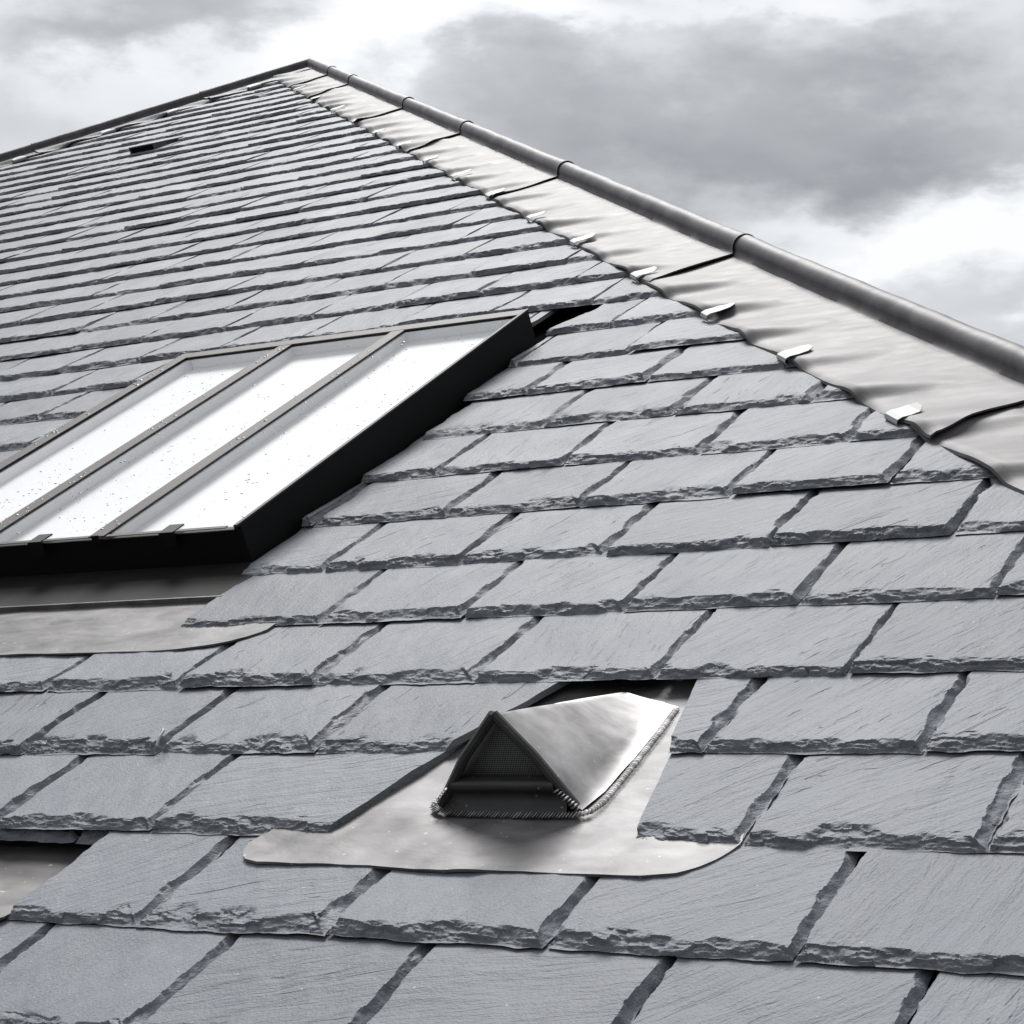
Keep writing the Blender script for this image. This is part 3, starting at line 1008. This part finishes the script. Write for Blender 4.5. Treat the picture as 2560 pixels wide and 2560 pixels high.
def lead_patch(name, parent, mat, lf, rf, v0, v1, hf, nv, nu_, org, thick=0.012):
    """sheet of lead between left edge lf(v) and right edge rf(v) at height hf(u, v)"""
    vv = np.linspace(v0, v1, nv)
    s = np.linspace(0, 1, nu_)
    U = np.array([[lf(v) + (rf(v) - lf(v)) * t for t in s] for v in vv])
    V = np.repeat(vv[:, None], nu_, 1)
    if name == 'flashing':
        V = V + np.exp(-(V - v0) / 0.03) * (fbm(U / 0.3, 0 * U, 5) - 0.5) * 0.012
    H = hf(U, V)
    vt = np.stack([U, V, H], -1).reshape(-1, 3)
    idx = np.arange(nv * nu_).reshape(nv, nu_)
    q = np.stack([idx[:-1, :-1], idx[:-1, 1:], idx[1:, 1:], idx[1:, :-1]], -1).reshape(-1, 4)
    ring = np.concatenate([idx[::-1, 0], idx[0, 1:], idx[1:, -1]])
    rb = vt[ring].copy(); rb[:, 2] -= thick
    b0 = len(vt); i = np.arange(len(ring) - 1)
    q2 = np.stack([b0 + i, b0 + i + 1, ring[i + 1], ring[i]], -1)
    vt = np.concatenate([vt, rb])
    me = np_mesh(name, (vt - np.array(org)) * W, np.concatenate([q, q2]), mat, sharp=50)
    return mesh_obj(name, me, parent)


def interp(xs, ys): return lambda v: float(np.interp(v, xs, ys))

ap_r = interp([2.66, 2.675, 2.69, 2.75, 2.82, 2.9, 3.5], [-1.80, -1.72, -1.62, -1.46, -1.36, -1.29, -1.29])
def ap_h(U, V):
    t = (V - ROWV[3] * GR) / GR
    h = T0 * (1 - t) + 0.012
    h = h + (fbm(U / 0.4, V / 0.35, 33, 2) - 0.5) * 0.012
    h = h + 0.018 * np.exp(-((V - 2.665) / 0.05)) * (fbm(U / 0.5, 0 * U, 36, 2) - 0.35)
    return np.maximum(h, 0.0 + T0 * (1 - t) + 0.005)
lead_patch('apron_flashing', sk, M_LEADV, lambda v: SU0 - 0.3, ap_r, 2.665, 3.43, ap_h, 26, 90, SKO)
lp = MB(); lp.box(SU0 - 0.1, SU1 + 0.15, 3.402, 3.4145, -0.02, 0.022)
lp.build('bright_welt', M_LEADV, sk, org=SKO)
# dark gutter lining in the slot at the upper right corner
c = MB(); c.hexa([(SU1 + 0.002, 8.0, -0.10), (-1.5, 8.25, -0.10), (-1.5, 9.2, -0.10), (SU1 + 0.002, 9.0, -0.10),
                  (SU1 + 0.002, 8.0, -0.06), (-1.5, 8.25, -0.06), (-1.5, 9.2, -0.06), (SU1 + 0.002, 9.0, -0.06)])
c.build('gutter_lining', M_DLEAD, sk, org=SKO)


def drops(name, parent, spots, org):
    v, f, r_ = [], [], random.Random(3)
    for (u, w_, n, s) in spots:
        b0 = len(v); k = 7
        el = r_.uniform(0.8, 1.9)
        an = r_.uniform(-0.5, 0.5)
        for ring, (rad, h) in enumerate(((1.0, 0.0), (0.72, 0.32))):
            for i in range(k):
                a = 2 * math.pi * i / k
                x, y = math.cos(a) * rad * s * el, math.sin(a) * rad * s
                v.append((u + x * math.cos(an) - y * math.sin(an) - org[0], w_ + x * math.sin(an) + y * math.cos(an) - org[1], n + h * s - org[2]))
        v.append((u - org[0], w_ - org[1], n + 0.45 * s - org[2]))
        for i in range(k):
            j = (i + 1) % k
            f.append((b0 + i, b0 + j, b0 + k + j)); f.append((b0 + i, b0 + k + j, b0 + k + i)); f.append((b0 + k + i, b0 + k + j, b0 + 2 * k))
    me = np_mesh(name, np.array(v) * W, None, M_DROP, tris=f)
    o = mesh_obj(name, me, parent)
    return tag(o, kind='stuff')


dr = random.Random(21)
sp = []
centres = [(dr.uniform(SU0 + .2, SU1 - .1), dr.uniform(SV0 + .1, SV1 - .2), dr.uniform(0.1, 0.4)) for _ in range(34)]
while len(sp) < 520:
    c_ = dr.choice(centres)
    u = dr.gauss(c_[0], c_[2] * 0.5); w_ = dr.gauss(c_[1], c_[2] * 1.6)
    if dr.random() < 0.25: u, w_ = dr.uniform(SU0, SU1), dr.uniform(SV0, SV1)
    if not (SU0 + 0.15 < u < SU1 - 0.04 and SV0 + 0.05 < w_ < SV1 - 0.15): continue
    onbar = any(abs(u - x) < 0.085 for x in BARS)
    if onbar and any(abs(u - x) > 0.055 for x in BARS if abs(u - x) < 0.085): continue
    sp.append((u, w_, SH + 0.0092 if onbar else SH - 0.0058, dr.choice((0.004, 0.005, 0.006, 0.0085))))
for _ in range(60):
    sp.append((dr.choice(BARS + [SU0 + 0.055]) + dr.uniform(-0.045, 0.045), dr.uniform(SV0 + 0.05, SV1 - 0.2), SH + 0.0095, dr.uniform(0.008, 0.013)))
drops('raindrops', sk, sp, SKO)

# ------------------------------------------------------------------ lead roof vent with its flashing
VO = (1.31, 1.0, 0.0)
vent = thing('roof_vent', VO, 'triangular lead roof vent with dark mesh mouth on a pale lead flashing', 'roof vent')
f_l = interp([0.50, 0.505, 0.52, 0.56, 0.62, 0.68, 0.73, 0.77, 2.6], [0.30, 0.262, 0.225, 0.175, 0.138, 0.126, 0.14, 0.17, 0.30])
f_r = interp([0.50, 0.51, 0.53, 0.58, 0.66, 0.73, 0.79, 1.2, 2.6], [2.20, 2.28, 2.335, 2.40, 2.46, 2.49, 2.51, 2.40, 2.1])
def fl_h(U, V):
    base = T0 * (1 - V / GR) + 0.013
    lip = 0.012 * np.exp(-((V - 0.5) / 0.04)) * (fbm(U / 0.35, 0 * U, 61, 2))
    dip = -0.010 * np.exp(-((U - 1.0) / 0.10) ** 2) * np.exp(-((V - 0.5) / 0.06))
    und = (fbm(U / 0.30, V / 0.22, 63, 3) - 0.5) * 0.022
    return base + lip + und + 0.0 * dip
vv_n = 64
lead_patch('flashing', vent, M_LEADV, f_l, f_r, 0.50, 2.6, fl_h, 70, 90, VO, thick=0.014)
# hood: two leaves of lead folded over a ridge, open at the front
BL, BR, BV = 0.965, 1.665, 1.015
APX, APV, APN = 1.312, 1.125, 0.412
BKU, BKV = 1.36, 2.16
N0 = 0.012


def hood_leaf(side):
    nu_, nv_ = 26, 30
    V = []
    for j in range(nv_):
        t = j / (nv_ - 1)
        rx = APX + (BKU - APX) * t; rv = APV + (BKV - APV) * t; rn = APN * (1 - t) ** 0.94 + 0.018
        bu = (BL if side < 0 else BR) + (0.01 * t * (-side)); bv = BV + (2.02 - BV) * t; bn = N0
        for i in range(nu_):
            s = i / (nu_ - 1)
            x = rx + (bu - rx) * s; y = rv + (bv - rv) * s; z = rn + (bn - rn) * s
            bulge = 0.010 * math.sin(math.pi * s) * (1 - t)
            # dressed outward into the flashing at the foot
            foot = max(0, s - 0.86) / 0.14
            x += side * (0.045 * foot ** 1.6 * (0.35 + 0.65 * min(1.0, t * 6)) + bulge * 0.6); z += bulge * 0.8 - 0.012 * foot
            z = max(z, 0.012 + 0.02 * (1 - foot))
            if s < 0.05: z -= 0.006 * (1 - s / 0.05)
            z += T0 * (1 - y / GR) + 0.013
            V.append((x, y, z))
    vt = np.array(V)
    wob = (fbm(vt[:, 0] / 0.25, vt[:, 1] / 0.25, 91, 2) - 0.5) * 0.012
    vt[:, 2] += wob
    idx = np.arange(nu_ * nv_).reshape(nv_, nu_)
    q = np.stack([idx[:-1, :-1], idx[:-1, 1:], idx[1:, 1:], idx[1:, :-1]], -1).reshape(-1, 4)
    if side < 0: q = q[:, ::-1]
    # thickness: inner skin
    inn = vt.copy(); inn[:, 0] -= side * 0.016; inn[:, 2] -= 0.012
    b0 = len(vt)
    front = idx[0]
    i = np.arange(nu_ - 1)
    q2 = np.stack([front[i], b0 + front[i], b0 + front[i + 1], front[i + 1]], -1)
    q3 = q[:, ::-1] + b0
    vt = np.concatenate([vt, inn])
    me = np_mesh('hood_leaf', (vt - np.array(VO)) * W, np.concatenate([q, q2, q3]), M_HOOD, sharp=45)
    mesh_obj('hood_leaf', me, vent)


hood_leaf(-1); hood_leaf(1)


def tube(pts, rad, k=8, squash=1.0):
    """round bar along points (slate-width units)"""
    vt, f = [], []
    n = len(pts)
    for i, p in enumerate(pts):
        p = Vector(p)
        a = Vector(pts[max(0, i - 1)]); c = Vector(pts[min(n - 1, i + 1)])
        d = (c - a).normalized()
        s = d.cross(Vector((0, 0, 1)))
        if s.length < 0.05: s = d.cross(Vector((1, 0, 0)))
        s.normalize(); t = s.cross(d)
        for j in range(k):
            an = 2 * math.pi * j / k
            vt.append(tuple(p + s * math.cos(an) * rad + t * math.sin(an) * rad * squash))
    for i in range(n - 1):
        for j in range(k):
            f.append((i * k + j, i * k + (j + 1) % k, (i + 1) * k + (j + 1) % k, (i + 1) * k + j))
    f.append(tuple(range(k - 1, -1, -1))); f.append(tuple(range((n - 1) * k, n * k)))
    m_ = MB(); m_.v, m_.f = vt, f
    return m_


# folded lead border of the mouth
A_ = (APX, APV - 0.012, APN + 0.010)
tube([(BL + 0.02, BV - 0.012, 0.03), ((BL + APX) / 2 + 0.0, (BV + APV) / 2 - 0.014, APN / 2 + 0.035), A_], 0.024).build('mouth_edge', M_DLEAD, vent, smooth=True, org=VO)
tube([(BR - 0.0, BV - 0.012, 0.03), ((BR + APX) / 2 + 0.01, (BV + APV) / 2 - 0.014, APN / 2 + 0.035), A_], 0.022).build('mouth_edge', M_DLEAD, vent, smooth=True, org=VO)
# thick sill under the mesh: a round bead above a curved skirt
m_ = MB()
pr = [(BV - 0.055, 0.022), (BV - 0.020, 0.040), (BV + 0.000, 0.066), (BV - 0.002, 0.090), (BV - 0.016, 0.104), (BV - 0.022, 0.122), (BV - 0.008, 0.140), (BV + 0.020, 0.146), (BV + 0.06, 0.14)]
for i in range(len(pr) - 1):
    (y0, z0), (y1, z1) = pr[i], pr[i + 1]
    l0, l1 = BL + 0.03 + z0 * 0.52, BL + 0.03 + z1 * 0.52
    r0, r1 = BR - 0.02 - z0 * 0.50, BR - 0.02 - z1 * 0.50
    m_.poly((l0, y0, z0), (r0, y0, z0), (r1, y1, z1), (l1, y1, z1))
import bmesh
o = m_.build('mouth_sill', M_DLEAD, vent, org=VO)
bm = bmesh.new(); bm.from_mesh(o.data); bmesh.ops.remove_doubles(bm, verts=bm.verts, dist=1e-5); bm.to_mesh(o.data); bm.free()
o.data.polygons.foreach_set('use_smooth', [True] * len(o.data.polygons))
# woven wire mesh set back in the mouth
wb = MB()
y_at = lambda n: BV + 0.055 + (APV - BV) * n / APN
def half_in(n): return (1 - (n - 0.0) / (APN - 0.02)) * (BR - BL) * 0.5
mid = (BL + BR) / 2
z = 0.12
while z < APN - 0.03:
    hw = half_in(z)
    wb.box(mid - hw, mid + hw, y_at(z), y_at(z) + 0.0022, z, z + 0.0028); z += 0.0088
x = -0.30
while x < 0.30:
    zt = (1 - abs(x) / ((BR - BL) * 0.5)) * (APN - 0.02)
    if zt > 0.13:
        p0, p1 = y_at(0.12), y_at(zt)
        wb.hexa([(mid + x, p0 - 0.002, 0.12), (mid + x + 0.0028, p0 - 0.002, 0.12), (mid + x + 0.0028, p0, 0.12), (mid + x, p0, 0.12),
                 (mid + x, p1 - 0.002, zt), (mid + x + 0.0028, p1 - 0.002, zt), (mid + x + 0.0028, p1, zt), (mid + x, p1, zt)])
    x += 0.0088
wb.build('wire_mesh', M_MESHW, vent, org=VO)
bk = MB()
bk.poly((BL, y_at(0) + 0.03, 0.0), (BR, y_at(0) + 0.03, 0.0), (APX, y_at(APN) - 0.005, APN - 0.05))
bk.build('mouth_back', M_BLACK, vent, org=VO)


# weld bead round the foot of the hood: overlapping scallops
def bead(name, path, r, parent, org, mat):
    pts = [Vector(p) for p in path]
    seg = [(pts[i + 1] - pts[i]).length for i in range(len(pts) - 1)]
    tot = sum(seg); n = int(tot / (r * 1.05))
    v, f = [], []
    rr = random.Random(9)
    for k in range(n):
        d = tot * k / n; i = 0
        while d > seg[i] and i < len(seg) - 1: d -= seg[i]; i += 1
        p = pts[i].lerp(pts[i + 1], min(1, d / seg[i])); dv = (pts[i + 1] - pts[i]).normalized()
        s = dv.cross(Vector((0, 0, 1))).normalized()
        b0 = len(v); rk = r * rr.uniform(0.85, 1.15)
        for ring, (q_, h) in enumerate(((1.0, 0.0), (0.8, 0.14), (0.4, 0.21))):
            for j in range(8):
                a = 2 * math.pi * j / 8
                c_ = p + dv * math.cos(a) * rk * q_ * 0.95 + s * math.sin(a) * rk * q_ * 1.35 + Vector((0, 0, h * rk + 0.010 * math.cos(a) * q_))
                v.append(tuple((c_ - Vector(org)) * W))
        v.append(tuple((p + Vector((0, 0, 0.22 * rk)) - Vector(org)) * W))
        for ring in range(2):
            for j in range(8):
                a0, a1 = b0 + ring * 8 + j, b0 + ring * 8 + (j + 1) % 8
                f.append((a0, a1, a1 + 8)); f.append((a0, a1 + 8, a0 + 8))
        for j in range(8): f.append((b0 + 16 + j, b0 + 16 + (j + 1) % 8, b0 + 24))
    me = np_mesh(name, v, None, mat, tris=f)
    return mesh_obj(name, me, parent)


zb = 0.022
wp = [(0.93, 1.62, zb - 0.004), (0.925, 1.35, zb), (0.915, 1.15, zb), (0.915, 1.06, zb), (0.935, 1.00, zb), (0.99, 0.965, zb), (1.06, 0.952, zb), (1.30, 0.946, zb),
      (1.55, 0.95, zb), (1.64, 0.955, zb), (1.70, 0.965, zb), (1.735, 0.99, zb), (1.755, 1.05, zb), (1.755, 1.15, zb), (1.74, 1.45, zb - 0.002), (1.72, 1.75, zb - 0.004), (1.70, 2.0, zb - 0.004)]
wp = [(x_, y_, z_ + T0 * (1 - y_ / GR) + 0.008) for x_, y_, z_ in wp]
bead('weld_bead', wp, 0.015, vent, VO, M_HOOD)
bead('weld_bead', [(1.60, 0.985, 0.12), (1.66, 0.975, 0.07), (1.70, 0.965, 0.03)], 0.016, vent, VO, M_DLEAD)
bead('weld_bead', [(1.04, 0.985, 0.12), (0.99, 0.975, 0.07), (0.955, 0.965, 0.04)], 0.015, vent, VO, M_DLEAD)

# ------------------------------------------------------------------ lead tray in the gap at the lower left
TO = (-1.4, 0.4, 0.0)
tray = thing('lead_tray', TO, 'dark lead tray sunk in the gap between slates at lower left', 'flashing')
def tr_h(U, V):
    t = (V + 0.02) / 0.8
    return 0.030 - 0.145 * sstep(t * 1.5) + (fbm(U / 0.25, V / 0.2, 44, 2) - 0.5) * 0.02
lead_patch('tray_sheet', tray, M_TRAY, lambda v: -2.6, interp([-0.05, 0.0, 0.1, 1.0], [-0.86, -0.80, -0.77, -0.74]), -0.06, 0.80, tr_h, 26, 40, TO)
c = MB(); c.box(-2.6, -0.95, 0.80, 0.83, -0.14, -0.006)
c.build('tray_back', M_BLACK, tray, org=TO)
# under-slates whose tails show below the course above the tray
for k, (u0, u1, v0) in enumerate(((-2.2, -1.02, 0.742), (-1.0, -0.74, 0.735))):
    vt, q = slate_arrays(lambda v, a=u0: a, lambda v, a=u1: a, v0, 700 + k, (14, 5, 2), (6, 60), True, True, T0, 0, L=0.9)
    vt[:, 2] -= 0.050
    org = np.array([u0, v0, 0])
    mesh_obj('slate', np_mesh('slate', (vt - org) * W, q, M_SLATE, rnd=0.3 + 0.2 * k, sharp=40), roof, tuple(org * W))

# ------------------------------------------------------------------ small slot vent high on the left
SO = (-17.4, 22.7, 0.0)
sv_ = thing('slot_vent', SO, 'small flat slot vent with black mouth among the upper slates', 'roof vent')
x0, x1, y0, y1 = -17.72, -17.16, 22.62, 23.45
m_ = MB()
m_.hexa([(x0, y0, 0.125), (x1, y0, 0.125), (x1 + 0.03, y1, 0.01), (x0 - 0.03, y1, 0.01),
         (x0, y0, 0.15), (x1, y0, 0.15), (x1 + 0.03, y1, 0.045), (x0 - 0.03, y1, 0.045)])
m_.build('cover', M_LEAD, sv_, bevel=0.006, org=SO)
for xa in (x0, x1 - 0.02):
    m_ = MB(); m_.hexa([(xa, y0, -0.02), (xa + 0.02, y0, -0.02), (xa + 0.02, y1, -0.02), (xa, y1, -0.02),
                        (xa, y0, 0.1245), (xa + 0.02, y0, 0.1245), (xa + 0.02, y1, 0.009), (xa, y1, 0.009)])
    m_.build('side', M_LEAD, sv_, org=SO)
m_ = MB(); m_.box(x0 + 0.021, x1 - 0.021, y0 + 0.05, y0 + 0.07, -0.02, 0.115)
m_.build('mouth', M_BLACK, sv_, org=SO)

# ------------------------------------------------------------------ bent white hook caught in a joint
HO = (-1.05, 1.56, 0.05)
hk = tube([(-1.03, 1.50, 0.05), (-1.035, 1.54, 0.075), (-1.045, 1.60, 0.085), (-1.075, 1.63, 0.075), (-1.10, 1.635, 0.05)], 0.008, 6)
o = hk.build('slate_hook', M_CLIP, None, smooth=True, org=HO)
o.matrix_world = ROOF @ Matrix.Translation(Vector(HO) * W)
tag(o, 'tiny bent white hook at the foot of a slate joint, lower left', 'hook')

# ------------------------------------------------------------------ render settings
SC.render.engine = 'CYCLES'
SC.cycles.max_bounces = 6
SC.cycles.transparent_max_bounces = 8
